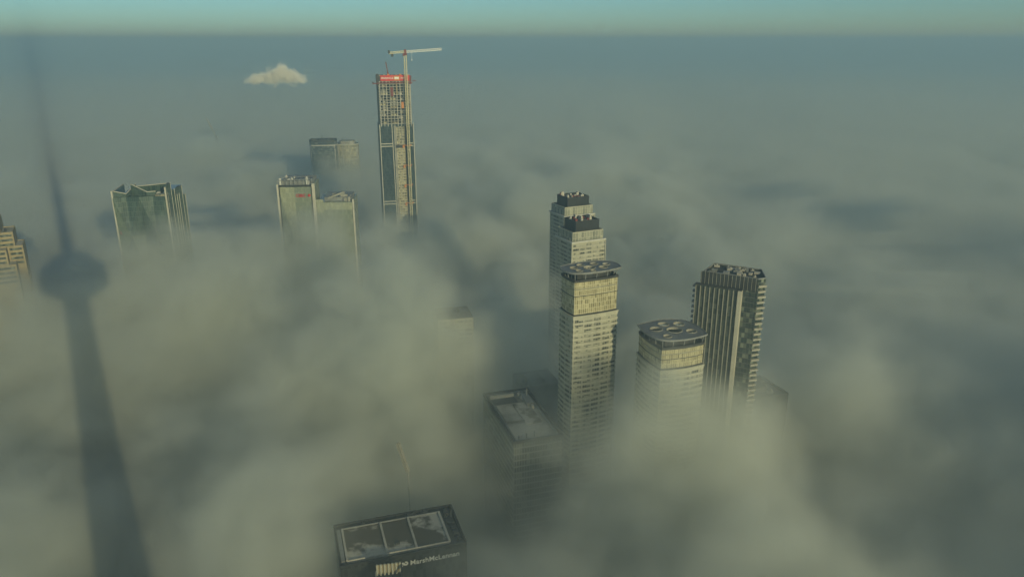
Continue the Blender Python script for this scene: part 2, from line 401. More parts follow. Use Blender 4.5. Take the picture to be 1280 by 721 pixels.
def banded(root, fp, z_top, z_low, fh, sh, wall_mat, span_mat, win_mat, proud=0.3):
    """storeys down a tower: a spandrel ring standing proud above each ribbon of windows; plain wall below the fog"""
    z = z_top; inner = inset(fp, proud)
    while z - fh > z_low:
        MB().ring(fp, inset(fp, proud + 0.25), z - sh, z).build('spandrel', span_mat, root)
        MB().wall(inner, z - fh + 0.002, z - sh - 0.002).build('window_band', win_mat, root)
        z -= fh
    MB().wall(inner, 0, z).build('lower_wall', wall_mat, root)
    return z

def units(root, fr, u0, u1, v0, v1, z, n, mat, seed, hmax=2.2, name='rooftop_unit', smax=3.0):
    rr = random.Random(seed)
    for k in range(n):
        a, b = rr.uniform(1.0, smax), rr.uniform(1.0, smax); u = rr.uniform(u0, u1 - a); v = rr.uniform(v0, v1 - b); h = rr.uniform(0.7, hmax)
        mb = fr.box(MB(), u, u + a, v, v + b, z, z + h)
        if k % 3 == 0: mb.tube(*fr(u + a / 2, v + b / 2), 0.4, 0.4, z + h, z + h + 0.7, 10)
        if k % 4 == 1: fr.box(mb, u + 0.2, u + a - 0.2, v + 0.2, v + b - 0.2, z + h, z + h + 0.3)
        mb.build(name, mat, root)

def text_mesh(name, s, size, depth, mat, root, origin, udir, vdir):
    """letters as a thin solid, laid with its baseline along udir"""
    cu = bpy.data.curves.new(name, 'FONT'); cu.body = s; cu.size = size; cu.extrude = depth; cu.offset = size * 0.012; cu.resolution_u = 3
    to = bpy.data.objects.new(name, cu); COL.objects.link(to)
    dg = bpy.context.evaluated_depsgraph_get(); me = bpy.data.meshes.new_from_object(to.evaluated_get(dg))
    bpy.data.objects.remove(to); bpy.data.curves.remove(cu)
    U, V = Vector(udir).normalized(), Vector(vdir).normalized(); N = U.cross(V); o = Vector(origin) - root.location
    for v in me.vertices: v.co = o + U * v.co.x + V * v.co.y + N * v.co.z
    me.materials.clear(); me.materials.append(mat); me.name = name
    ob = bpy.data.objects.new(name, me); COL.objects.link(ob); ob.parent = root
    return ob
# ------------------------------------------------------------------ the two towers under pierced roof canopies
def canopy_plate(root, fr, W, D, z, holes, bow, tip):
    """a lens-shaped slab pierced by round openings"""
    n = 14; c = [(-0.6, -0.6), (W + tip, 0.5), (W + 0.8, D + 0.8), (-tip * 0.6, D - 0.5)]
    raw = []
    for k in range(4):
        a, b = c[k], c[(k + 1) % 4]; dx, dy = b[0] - a[0], b[1] - a[1]; L = math.hypot(dx, dy)
        for i in range(n):
            s = i / n; h = bow * 4 * s * (1 - s); raw.append((a[0] + dx * s + dy / L * h, a[1] + dy * s - dx / L * h))
    sm = list(raw)                                            # soften the near and far corners
    N = len(raw)
    for _ in range(14):
        q = list(sm)
        for i in list(range(-6, 7)) + list(range(2 * n - 5, 2 * n + 6)):
            q[i % N] = tuple((sm[(i - 1) % N][j] + 2 * sm[i % N][j] + sm[(i + 1) % N][j]) / 4 for j in (0, 1))
        sm = q
    bm = bmesh.new()
    def loop(pts):
        vs = [bm.verts.new((*fr(*p), z)) for p in pts]
        return [bm.edges.new((vs[i], vs[(i + 1) % len(vs)])) for i in range(len(vs))]
    ed = loop(sm)
    circ = []
    for (u, v, r) in holes:
        pts = [(u + r * math.cos(2 * math.pi * k / 22), v + r * 0.94 * math.sin(2 * math.pi * k / 22)) for k in range(22)]
        circ.append(pts); ed += loop(pts)
    res = bmesh.ops.triangle_fill(bm, edges=ed, use_beauty=True)
    bm.normal_update()
    for f in bm.faces:
        if f.normal.z < 0: f.normal_flip()
    faces = [tuple((v.co.x, v.co.y) for v in f.verts) for f in bm.faces]; bm.free()
    mb = MB(); t = 0.8
    for f in faces: mb.cap(f, z); mb.cap(f, z - t, False)
    mb.wall([fr(*p) for p in sm], z - t, z)
    for pts in circ: mb.wall([fr(*p) for p in pts[::-1]], z - t, z)
    plate = mb.build('roof_canopy', M['disc'], root)
    rim = MB(); o = [fr(*p) for p in sm]; rim.ring(inset(o, -0.25), inset(o, 0.02), z - 0.5, z + 0.3); rim.build('canopy_edge', M['grey'], plate)
    for pts in circ:
        o = [fr(*p) for p in pts]
        MB().ring(inset(o, -0.26), inset(o, 0.10), z - 0.95, z + 0.28).build('opening_rim', M['dim_fin'], plate)

def pierced_tower(name, label, fr, W, D, z_roof, z_low, holes, crown, seed, bow=0.75):
    fp = bowed(fr, W, D, bow)
    root = thing(name, label, 'tower', centre(fp), None)
    h1, h2 = crown                                            # depth of the glazed crown and of the louvred band below
    z = z_roof
    MB().ring(inset(fp, 0.0), inset(fp, 0.5), z - 0.25, z + 1.1).build('parapet', M['charcoal'], root)
    for k in range(2):
        MB().wall(inset(fp, 0.35), z - h1 / 2 + 0.30, z - 0.251).build('crown_glazing', M['goldglass'], root)
        MB().ring(inset(fp, 0.1), inset(fp, 0.6), z - h1 / 2, z - h1 / 2 + 0.28).build('crown_band', M['charcoal'] if k else M['panel'], root)
        z -= h1 / 2
    MB().wall(inset(fp, 0.42), z - h2 + 0.4, z - 0.002).build('louvre_band', M['goldglass'], root)
    MB().ring(inset(fp, 0.15), inset(fp, 0.6), z - h2 - 0.2, z - h2 + 0.39).build('shadow_gap', M['dark'], root)
    z -= h2 + 0.2
    fp2 = inset(fp, -0.7)
    MB().ring(fp2, inset(fp, 0.5), z - 0.9, z - 0.004).build('ledge', M['panel'], root)
    z -= 0.9
    banded(root, inset(fp, -0.45), z - 0.004, z_low, 3.0, 1.35, M['officeglass'], M['panel'], M['winband'])
    MB().cap(inset(fp, 0.4), z_roof - 0.2).build('roof', M['membrane'], root)
    f2 = bowed(fr, W, D, 0.6, -3.6)                            # dark plant storey and the struts that carry the canopy
    MB().prism(f2, z_roof - 0.19, z_roof + 2.6).build('plant_storey', M['charcoal'], root)
    ri = inset(fp, 1.2); ro = inset(fp, 0.6)
    for i in range(0, len(ri), 2):
        MB().bar((*ri[i], z_roof - 0.1), (*ro[i], z_roof + 4.3), 0.34).build('strut', M['grey'], root)
    canopy_plate(root, fr, W, D, z_roof + 5.0, holes, 2.0, 1.5)
    units(root, fr, 5, W - 4, 5, D - 4, z_roof + 2.602, 7, M['pale_concrete'], seed, 1.6)
    return root
F1 = Frame(33.0, 382.1, 24)
pierced_tower('condominium_tower', 'taller of two bowed cream towers whose flat roof canopy is pierced by round holes', F1, 27.0, 15.4, 226, 122,
              [(4.8, 3.8, 2.0), (4.4, 9.6, 2.2), (10.2, 12.6, 2.2), (12.6, 6.6, 3.3), (18.6, 12.4, 2.3), (19.8, 4.6, 2.4), (24.2, 8.8, 2.1), (11.6, 1.0, 1.4)], (8.2, 10.5), 3)
F2 = Frame(76.2, 357.5, 19)
pierced_tower('condominium_tower', 'shorter bowed cream tower with six round holes in its roof canopy, fog around its waist', F2, 25.0, 25.0, 198, 112,
              [(5.6, 4.8, 2.3), (5.0, 15.6, 3.3), (13.4, 11.2, 4.2), (21.0, 7.0, 2.8), (12.2, 20.6, 3.0), (20.2, 18.4, 3.0)], (5.8, 5.2), 5, 1.35)

# ------------------------------------------------------------------ the pair of white-banded towers under black boxes
def box_top_tower(label, fr, W, D, zl, z_low, seed):
    fp = fr.rect(0, W, 0, D)
    root = thing('residential_tower', label, 'tower', centre(fp), None)
    f2 = fr.rect(0.9, W - 1.2, 1.0, D - 1.0)
    MB().wall(f2, zl, zl + 6.2).build('upper_glazing', M['crownglass'], root)
    MB().cap(f2, zl + 6.2).build('roof', M['membrane'], root)
    MB().ring(f2, inset(f2, 0.4), zl + 6.201, zl + 6.9).build('parapet', M['panel'], root)
    a = fr.rect(4.2, W - 4.0, 2.6, D - 4.5)
    b = MB().wall(a, zl + 6.202, zl + 14); b.build('plant_box', M['dark'], root)
    MB().cap(inset(a, 0.3), zl + 12.8).build('plant_roof', M['membrane'], root)
    MB().ring(inset(a, -0.1), inset(a, 0.3), zl + 14.0, zl + 14.35).build('box_rim', M['charcoal'], root)
    units(root, fr, 5, W - 5, 3.4, D - 5.2, zl + 12.8, 14, M['pale_concrete'], seed, 3.4)
    units(root, fr, 5, W - 5, 3.4, D - 5.2, zl + 12.8, 5, M['rust'], seed + 9, 2.2)
    MB().ring(inset(fp, -0.6), inset(fp, 0.6), zl - 0.9, zl - 0.003).build('ledge', M['white'], root)
    banded(root, fp, zl - 0.91, z_low, 3.1, 1.45, M['officeglass'], M['panel'], M['winband'])
    for (u, v) in ((-0.25, -0.25), (W + 0.25, -0.25)):
        fr.box(MB(), u - 0.3, u + 0.3, v - 0.3, v + 0.3, z_low, zl - 0.92).build('corner_post', M['panel'], root)
    return root
box_top_tower('nearer of two white-banded towers topped by black plant boxes', Frame(43.7, 535.6, 26), 28.3, 23.9, 208, 120, 11)
box_top_tower('farther white-banded tower whose black rooftop box shows behind its twin', Frame(42.6, 606, 26), 28.6, 24.5, 211.5, 130, 12)

# ------------------------------------------------------------------ the finned slab tower at the right
def finned_tower():
    fr = Frame(107.6, 408.7, -29.0); W, D = 30.4, 19.0
    fp = [fr(0, 0), fr(W, 0), fr(W + 3.0, 3.4), fr(W - 2.5, D), fr(1.0, D)]
    root = thing('finned_tower', 'dark glass tower with white vertical fins on a projecting slab and sawtooth balconies', 'tower', centre(fp))
    zt = 224
    MB().wall(fp, 0, zt).build('glass_body', M['darkglass'], root)
    MB().cap(fp, zt - 0.6).build('roof', M['membrane'], root)
    MB().ring(fp, inset(fp, 0.35), zt + 0.001, zt + 0.7).build('parapet', M['grey'], root)
    # crown: dark screen with close-set mullions
    scr = [fr(-1.2, -0.35), fr(W - 0.5, -0.35)]
    fr.box(MB(), -1.2, W - 0.6, -0.5, -0.05, zt - 7.0, zt + 0.4).build('crown_screen', M['charcoal'], root)
    for k in range(15):
        u = -0.9 + k * (W - 0.4) / 14
        fr.box(MB(), u - 0.10, u + 0.10, -0.7, -0.51, zt - 6.8, zt + 0.5).build('crown_mullion', M['dim_fin'], root)
    # the slab that stands proud of the glass
    s1 = 21.4; zs = zt - 7.2
    fr.box(MB(), -3.4, s1, -2.2, -0.06, 0, zs).build('slab', M['slabglass'], root)
    fr.box(MB(), -3.6, s1 + 0.9, -2.5, -0.05, zs + 0.002, zs + 0.7).build('slab_coping', M['charcoal'], root)
    for k in range(9):
        u = -3.0 + k * (s1 + 2.2) / 9
        fr.box(MB(), u - 0.19, u + 0.19, -2.8, -2.202, 40, zs - 0.4).build('fin', M['dim_fin'], root)
    fr.box(MB(), s1 - 0.9, s1 + 1.1, -3.3, -0.06, 20, zs + 0.001).build('pier', M['fin'], root)
    # storey lines of the glass part
    z = zt - 10
    while z > 120:
        MB().bar(fr.p(s1 + 1.1, -0.12, z), fr.p(W, -0.12, z), 0.2, 0.25).build('floor_edge', M['charcoal'], root)
        z -= 3.1
    # sawtooth balconies down the right-hand edge
    z = zt - 4.5; k = 0
    while z > 118:
        d = 1.5 if k % 2 else 2.2
        e = [fr(W - 0.2, -0.25), fr(W + 0.5, -0.9), fr(W + 3.0 + d * 0.5, 2.6), fr(W + 3.0, 3.7)]
        MB().prism(e, z, z + 1.25).build('balcony', M['dim_fin'], root); z -= 3.1; k += 1
    # stepped balconies on the far left edge
    z = zt - 9; k = 0
    while z > 130:
        fr.box(MB(), -5.0, -3.45, -1.6, 1.0, z, z + 1.1).build('side_balcony', M['grey'], root); z -= 3.1
    units(root, fr, 1.5, W - 2, 2, D - 2, zt - 0.599, 18, M['pale_concrete'], 31, 1.5)
    units(root, fr, 1.5, W - 2, 2, D - 2, zt - 0.599, 8, M['grey'], 32, 2.0)
finned_tower()

# ------------------------------------------------------------------ the office block with the flat pale roof
def flat_roof_block():
    fr = Frame(0.9, 364.6, 17.5); W, D, zt = 28.6, 62.0, 140
    root = thing('office_block', 'grey office block with a broad pale flat roof ringed by a dark parapet', 'office building', (*fr(W / 2, D / 2), 0))
    fp = fr.rect(0, W, 0, D)
    MB().wall(fp, 0, zt).build('curtain_wall', M['officeglass'], root)
    MB().ring(inset(fp, -0.25), inset(fp, 0.9), zt + 0.002, zt + 1.5).build('parapet', M['charcoal'], root)
    MB().ring(inset(fp, 1.9), inset(fp, 2.5), zt - 0.6, zt + 1.0).build('inner_kerb', M['grey'], root)
    MB().cap(inset(fp, 0.8), zt - 0.8).build('gutter_roof', M['charcoal'], root)
    MB().cap(inset(fp, 2.45), zt - 0.5).build('roof', M['paleroof'], root)
    fr.box(MB(), 3.0, W - 10.5, D - 14, D - 6, zt - 0.496, zt - 0.40).build('well_shade', M['dark'], root)  # flat black slab, painted shade for a deep recess
    fr.box(MB(), 3.0, W - 10.5, D - 5.6, D - 4.0, zt - 0.498, zt + 1.2).build('well_wall', M['pale_concrete'], root)
    fr.box(MB(), 3.6, 12.6, 25, D - 15.5, zt - 0.497, zt + 0.3).build('raised_deck', M['paleroof'], root)
    fr.box(MB(), 14.0, 23.5, 20, D - 16, zt - 0.499, zt + 0.1).build('raised_deck', M['snowroof'], root)
    for u0, u1, v in ((3.4, 13.6, 22.4),):
        mb = MB(); k = 0
        for i in range(14):
            u = u0 + (u1 - u0) * i / 13; mb.bar(fr.p(u, v, zt - 0.5), fr.p(u, v, zt + 1.3), 0.16)
        mb.bar(fr.p(u0, v, zt + 1.3), fr.p(u1, v, zt + 1.3), 0.2); mb.bar(fr.p(u0, v, zt + 0.5), fr.p(u1, v, zt + 0.5), 0.14)
        mb.build('railing', M['charcoal'], root)
    for u, v in ((4.2, 4.0), (9.2, 5.6), (14.0, 6.2)):
        MB().tube(*fr(u, v), 0.35, 0.25, zt - 0.5, zt + 1.7, 10).tube(*fr(u, v), 0.55, 0.5, zt + 1.7, zt + 2.0, 10).build('roof_vent', M['charcoal'], root)
    fr.box(MB(), W - 7.5, W - 3.2, D - 22, D - 9, zt - 0.5, zt + 2.2).build('plant_room', M['grey'], root)
    units(root, fr, W - 9, W - 2.8, 34, D - 3, zt - 0.49, 7, M['pale_concrete'], 41, 2.6)
    mb = MB().tube(*fr(W - 4.5, D - 12), 0.3, 0.3, zt, zt + 7, 8)
    mb.bar(fr.p(W - 5.6, D - 12, zt + 5.6), fr.p(W - 3.4, D - 12, zt + 5.6), 0.25); mb.build('mast', M['pale_concrete'], root)
    for k in range(20):                                       # vertical fins on the face towards us
        u = 0.2 + k * (W - 0.4) / 19
        fr.box(MB(), u - 0.1, u + 0.1, -0.32, -0.02, 30, zt - 0.3).build('fin', M['grey'], root)
flat_roof_block()

# ------------------------------------------------------------------ the dark office block that carries the lettering
def lettered_block():
    fr = Frame(-74.6, 275.9, 17.6); W, D, zt = 56.5, 31.0, 130
    root = thing('office_block', 'dark office block with white lettering below a snow-patched roof', 'office building', (*fr(W / 2, D / 2), 0))
    fp = fr.rect(0, W, 0, D)
    MB().wall(fp, 0, zt).build('curtain_wall', M['slateglass'], root)
    MB().cap(inset(fp, 0.5), zt - 0.5).build('roof', M['charcoal'], root)
    MB().ring(inset(fp, -0.2), inset(fp, 0.6), zt + 0.002, zt + 0.9).build('parapet', M['dark'], root)
    u0, u1, v0, v1 = 3.5, W - 7.0, 3.2, D - 4.2
    MB().cap(fr.rect(u0, u1, v0, v1), zt + 0.25).build('snowy_deck', M['snowroof'], root)
    fr.box(MB(), u0, u1, v0 - 0.4, v0, zt - 0.49, zt + 0.9).build('deck_kerb', M['pale_concrete'], root)
    fr.box(MB(), u0, u1, v1, v1 + 0.4, zt - 0.49, zt + 0.9).build('deck_kerb', M['grey'], root)
    for u in (u0, u0 + 0.385 * (u1 - u0), u0 + 0.67 * (u1 - u0), u1):
        fr.box(MB(), u - 0.45, u + 0.45, v0 + 0.002, v1 - 0.002, zt - 0.48, zt + 1.1).build('deck_beam', M['pale_concrete'], root)
    fr.box(MB(), 0.9, 2.6, v0, v1, zt - 0.49, zt + 0.7).build('deck_beam', M['grey'], root)
    fr.box(MB(), u0 + 22, u0 + 24, v0 + 5, v0 + 7, zt + 0.252, zt + 1.2).build('roof_hatch', M['charcoal'], root)
    units(root, fr, W - 5.6, W - 1.0, 3, D - 2, zt - 0.49, 8, M['charcoal'], 51, 1.6)
    units(root, fr, 6, W - 6, D - 3.6, D - 0.8, zt - 0.49, 8, M['charcoal'], 52, 1.6, smax=2.2)
    mb = MB().tube(*fr(W - 2, D - 9), 0.12, 0.1, zt, zt + 4, 6); mb.build('mast', M['grey'], root)
    A = Vector((*fr.a, 0)); o = Vector(fr.p(30.4, -0.16, zt - 5.4))
    text_mesh('lettering', 'MarshMcLennan', 3.45, 0.10, M['lettering'], root, o + A * 0.0, A, (0, 0, 1))
    # the emblem before the words: two interlocked strokes
    mb = MB()
    def stroke(pts, wd):
        P = [o + A * p[0] * 0.85 + Vector((0, 0, p[1] * 0.85)) for p in pts]
        for p, q in zip(P, P[1:]): mb.bar(p, q, 0.2, wd)
    def arc(cx, cz, r, a0, a1, n=10): return [(cx + r * math.cos(R(a0 + (a1 - a0) * i / n)), cz + r * math.sin(R(a0 + (a1 - a0) * i / n))) for i in range(n + 1)]
    stroke(arc(-4.3, 1.2, 0.85, 300, 70), 0.75); stroke([(-4.1, 2.05), (-3.3, 1.2), (-2.9, 0.6)], 0.75)
    stroke(arc(-2.2, 1.5, 0.85, 120, -110), 0.75); stroke([(-2.5, 0.7), (-3.2, 1.5), (-3.6, 2.0)], 0.75)
    mb.build('emblem', M['lettering'], root)
lettered_block()

def ribbed_crown_block():
    fr = Frame(-56.0, 258.5, 11); W, D, zt = 11.5, 14, 135.6
    root = thing('office_block', 'narrow block with a sunlit ribbed crown in front of the lettered office', 'building', (*fr(W / 2, D / 2), 0))
    fp = fr.rect(0, W, 0, D)
    MB().wall(fp, 0, zt - 5).build('wall', M['slateglass'], root)
    MB().cap(inset(fp, 0.4), zt - 5.4).build('roof', M['charcoal'], root)
    MB().ring(fp, inset(fp, 0.4), zt - 4.998, zt - 4.2).build('parapet', M['panel'], root)
    fr.box(MB(), 0.6, W - 0.6, D - 1.2, D - 0.7, zt - 5.39, zt - 0.6).build('screen', M['brick'], root)
    for k in range(7):
        u = 0.9 + k * (W - 1.8) / 6
        fr.box(MB(), u - 0.4, u + 0.4, D - 1.9, D - 1.21, zt - 5.38, zt).build('rib', M['panel'], root)
    for k in range(5):
        u = 2.4 + k * 1.7
        fr.box(MB(), u - 0.35, u + 0.35, 4.5, 5.2, zt - 5.37, zt - 2.6).build('short_rib', M['panel'], root)
    MB().bar(fr.p(W - 0.4, 0.4, zt - 4.1), fr.p(W - 0.4, D - 0.5, zt - 0.7), 0.7).build('raking_beam', M['charcoal'], root)
ribbed_crown_block()

# ------------------------------------------------------------------ the two towers of folded glass
def facets(root, fr, W, v, z0, z1, cols, rows, push, mats, seed, flip=0):
    rr = random.Random(seed)
    P = [[(W * i / cols, (-push if (i + j + flip) % 2 else 0.0) if 0 < i < cols or True else 0, z0 + (z1 - z0) * j / rows) for j in range(rows + 1)] for i in range(cols + 1)]
    for i in range(cols):
        for j in range(rows):
            a, b, c2, d = P[i][j], P[i + 1][j], P[i + 1][j + 1], P[i][j + 1]
            tris = ((a, b, c2), (a, c2, d)) if (i + j + flip) % 2 else ((a, b, d), (b, c2, d))
            for t in tris:
                MB().face([fr.p(q[0], v + q[1], q[2]) for q in t], [(q[0], q[2]) for q in t]).build('glass_facet', mats[rr.randrange(len(mats))], root)

def green_tower():
    fr = Frame(-318.7, 600, 12); W, D, zt = 39, 62, 232
    root = thing('folded_glass_tower', 'dark green folded glass tower with slanting crown panels and pale corner fins', 'tower', (*fr(W / 2, D / 2), 0))
    facets(root, fr, W, 0, zt - 100, zt - 4, 4, 3, 2.6, [M['teal'], M['teal'], M['teal'], M['teal_pale']], 4)
    fr.box(MB(), 0, W, 0.6, D, 0, zt - 6).build('core', M['teal'], root)
    fr.box(MB(), 0, W, 0.0, 0.55, 0, zt - 100.01).build('lower_wall', M['teal'], root)
    for u in (-0.5, W + 0.5):
        fr.box(MB(), u - 0.55, u + 0.55, -1.2, 0.3, 20, zt + (1.5 if u < 0 else 3.0)).build('corner_fin', M['fin'], root)
    # crown: teal glass screens of uneven height with pale raking copings
    def screen(p, q, zb, za, zq, mat='teal'):
        a, b = fr(*p), fr(*q); L = math.hypot(b[0] - a[0], b[1] - a[1]); dx, dy = (b[0] - a[0]) / L, (b[1] - a[1]) / L; nx, ny = dy * 0.25, -dx * 0.25
        mb = MB()
        A = [(a[0] + nx, a[1] + ny, zb), (b[0] + nx, b[1] + ny, zb), (b[0] + nx, b[1] + ny, zq), (a[0] + nx, a[1] + ny, za)]
        B = [(a[0] - nx, a[1] - ny, zb), (b[0] - nx, b[1] - ny, zb), (b[0] - nx, b[1] - ny, zq), (a[0] - nx, a[1] - ny, za)]
        mb.face(A, [(0, zb), (L, zb), (L, zq), (0, za)]); mb.face(B[::-1], [(L, zb), (0, zb), (0, za), (L, zq)][::-1])
        for k in range(4):
            n = (k + 1) % 4; mb.face([A[n], A[k], B[k], B[n]])
        mb.build('crown_screen', M[mat], root)
        MB().bar((*a, za + 0.2), (*b, zq + 0.2), 0.6, 0.5).build('coping', M['fin'], root)
    zb = zt - 7
    screen((0, 2), (9, 3), zb, zt + 0.6, zt - 2.0); screen((9, 3), (W * 0.33, 20), zb, zt - 2, zt + 3.0)
    screen((W * 0.30, 10), (W * 0.62, 4), zb, zt + 4.5, zt - 1.0); screen((W * 0.62, 4), (W * 0.8, 4), zb, zt - 1.2, zt - 1.0)
    screen((W * 0.3, D * 0.4), (W - 1, D * 0.4), zb, zt + 0.0, zt + 1.8)
    screen((0, 2), (0, D * 0.55), zb, zt + 0.6, zt + 1.0)
    fr.box(MB(), W * 0.8, W - 0.6, 1.0, 7.0, zt - 30, zt - 3).build('sunlit_bay', M['fargold'], root)  # sunlight on the bay painted with gold glass
    units(root, fr, W * 0.72, W - 1, 3, 14, zt - 6, 5, M['white'], 61, 5.0, smax=4)
    for k in range(5):                                        # open frames down the left edge
        fr.box(MB(), 1.2, 2.6, -0.9, -0.3, zt - 10 - 6 * k, zt - 7.5 - 6 * k).build('balcony', M['rust'], root)
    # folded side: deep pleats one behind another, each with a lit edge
    y = 0.0; steps = [(0.5, 16, 0.0), (16, 24, -7), (24, 31, -13), (31, 38, -13.5), (38, 52, -9), (52, 60, -18)]
    for k, (a, b, dz) in enumerate(steps):
        z1 = zt + 4.0 + dz
        p0, p1, p2 = fr(W - 0.5, a + 0.6), fr(W + 2.4 + k * 0.2, a + (b - a) * 0.7), fr(W - 0.5, b)
        mb = MB(); mb.wall([p0, p1, p2], 0, z1); mb.build('pleat', M['teal'], root); MB().cap([p0, p1, p2], z1 - 0.3).build('pleat_top', M['charcoal'], root)
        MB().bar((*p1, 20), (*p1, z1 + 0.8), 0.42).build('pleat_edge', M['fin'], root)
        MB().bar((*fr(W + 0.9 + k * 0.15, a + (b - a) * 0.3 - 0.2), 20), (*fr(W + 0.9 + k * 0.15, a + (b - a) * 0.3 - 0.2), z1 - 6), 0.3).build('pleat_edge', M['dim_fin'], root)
green_tower()

def pale_tower():
    fr = Frame(-198.6, 640, 5); zt = 229
    W1, W2, D = 28.4, 32.0, 38
    root = thing('folded_glass_tower', 'pale green glass tower with a red bank sign and a lower wing beside it', 'tower', (*fr(W1, D / 2), 0))
    fr.box(MB(), 0.3, W1 - 0.3, 0.6, D, 0, zt + 1).build('core', M['sagedim'], root)
    # front of the tall part: three folded sheets
    V = [(0.8, -0.2, zt), (13.5, -1.6, zt), (W1 - 1.2, -0.2, zt), (10.0, -2.2, zt - 45), (0.8, -0.2, zt - 60), (13.8, -2.4, zt - 60), (W1 - 1.2, -0.2, zt - 60), (0.8, -0.2, zt - 6)]
    for idx, mt in (((7, 3, 1, 0), 'sage'), ((4, 3, 7), 'sagedim'), ((4, 5, 3), 'sage'), ((3, 5, 1), 'sage'), ((5, 6, 2, 1), 'sagedim')):
        q = [V[i] for i in idx]; MB().face([fr.p(*p) for p in q], [(p[0], p[2]) for p in q]).build('glass_facet', M[mt], root)
    fr.box(MB(), 0.8, W1 - 1.2, 0.0, 0.55, 0, zt - 60.01).build('lower_wall', M['sagedim'], root)
    fr.box(MB(), -0.9, 0.5, -2.2, -0.2, 20, zt + 2.5).build('corner_fin', M['fin'], root)
    fr.box(MB(), 0.51, 1.3, -0.9, -0.25, 60, zt + 1.5).build('corner_shade', M['dark'], root)  # solid black strip painting the narrow shade beside the fin
    fr.box(MB(), W1 - 1.1, W1 - 0.3, -0.9, 0.3, 60, zt + 1.0).build('corner_shade', M['charcoal'], root)  # dark strip painted as shade along the other corner
    fr.box(MB(), W1 - 0.2, W1 + 2.2, -1.6, 0.5, 20, zt + 2.8).build('corner_fin', M['fin'], root)
    # crown: solid dark strip painted as recess shade, under an open white frame
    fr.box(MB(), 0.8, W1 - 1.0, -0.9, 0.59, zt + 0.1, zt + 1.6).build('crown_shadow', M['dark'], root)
    fr.box(MB(), 1.5, W1 - 1.5, 4, D - 4, zt + 1.002, zt + 4.5).build('plant_storey', M['grey'], root)
    mb = MB()
    for v in (0.4, D * 0.4): mb.bar(fr.p(-0.6, v, zt + 5.6), fr.p(W1 + 0.4, v, zt + 6.4), 0.5)
    for k in range(9):
        u = 0 + k * W1 / 8; mb.bar(fr.p(u, 0.4, zt + 1.4), fr.p(u, 0.4, zt + 5.7 + 0.1 * k), 0.4)
        mb.bar(fr.p(u, 0.4, zt + 5.6 + 0.1 * k), fr.p(u, D * 0.4, zt + 5.6 + 0.1 * k), 0.35)
    mb.build('crown_frame', M['grey'], root)
    for u in (1.6, W1 - 4.4): MB().tube(*fr(u, 2.2), 1.2, 1.2, zt + 1, zt + 7.2, 14).build('vent_drum', M['white'], root)
    units(root, fr, 3, W1 - 3, 5, 20, zt + 4.502, 8, M['white'], 71, 2.4)
    # lower wing
    a, b, z2 = W1 + 2.3, W1 + 1 + W2, zt - 14
    fr.box(MB(), a, b, 1.2, D, 0, z2).build('wing_wall', M['sagedim'], root)
    fr.box(MB(), a, b, 0.9, 1.19, z2 - 6.5, z2 - 0.4).build('wing_band', M['sage'], root)
    fr.box(MB(), a, a + 6, 0.6, 1.18, z2 - 9, z2 + 2.5).build('wing_band', M['sage'], root)
    fr.box(MB(), b - 0.2, b + 1.1, 0.2, 2.4, 20, z2 + 2.6).build('corner_fin', M['fin'], root)
    fr.box(MB(), a + 6, b - 2, 8, D - 3, z2 + 0.002, z2 + 3.0).build('wing_plant', M['grey'], root)
    MB().bar(fr.p(a + 9, 8, z2 + 2.4), fr.p(b - 8, 8, z2 + 7.5), 3.2, 1.4).build('raking_screen', M['concrete'], root)
    units(root, fr, a + 4, b - 2, 3, D - 5, z2 + 0.01, 16, M['concrete'], 72, 5.5, smax=6)
    # the sign, red letters and a red lozenge
    A = Vector((*fr.a, 0)); o = Vector(fr.p(14.6, -2.1, zt - 8.4))
    text_mesh('sign_letters', 'CIBC', 3.7, 0.25, M['redletter'], root, o, A, (0, 0, 1))
    cx = o + A * 11.2 + Vector((0, 0, 1.35)); pts = [(1.45, 0), (0, 1.45), (-1.45, 0), (0, -1.45)]
    mb = MB(); N = A.cross(Vector((0, 0, 1)))
    f = [cx + A * p + Vector((0, 0, q)) for p, q in pts]; fb = [p + N * 0.5 for p in f]
    mb.face(f[::-1]); mb.face(fb)
    for k in range(4): mb.face([f[k], f[(k + 1) % 4], fb[(k + 1) % 4], fb[k]])
    mb.build('sign_emblem', M['redletter'], root)
pale_tower()
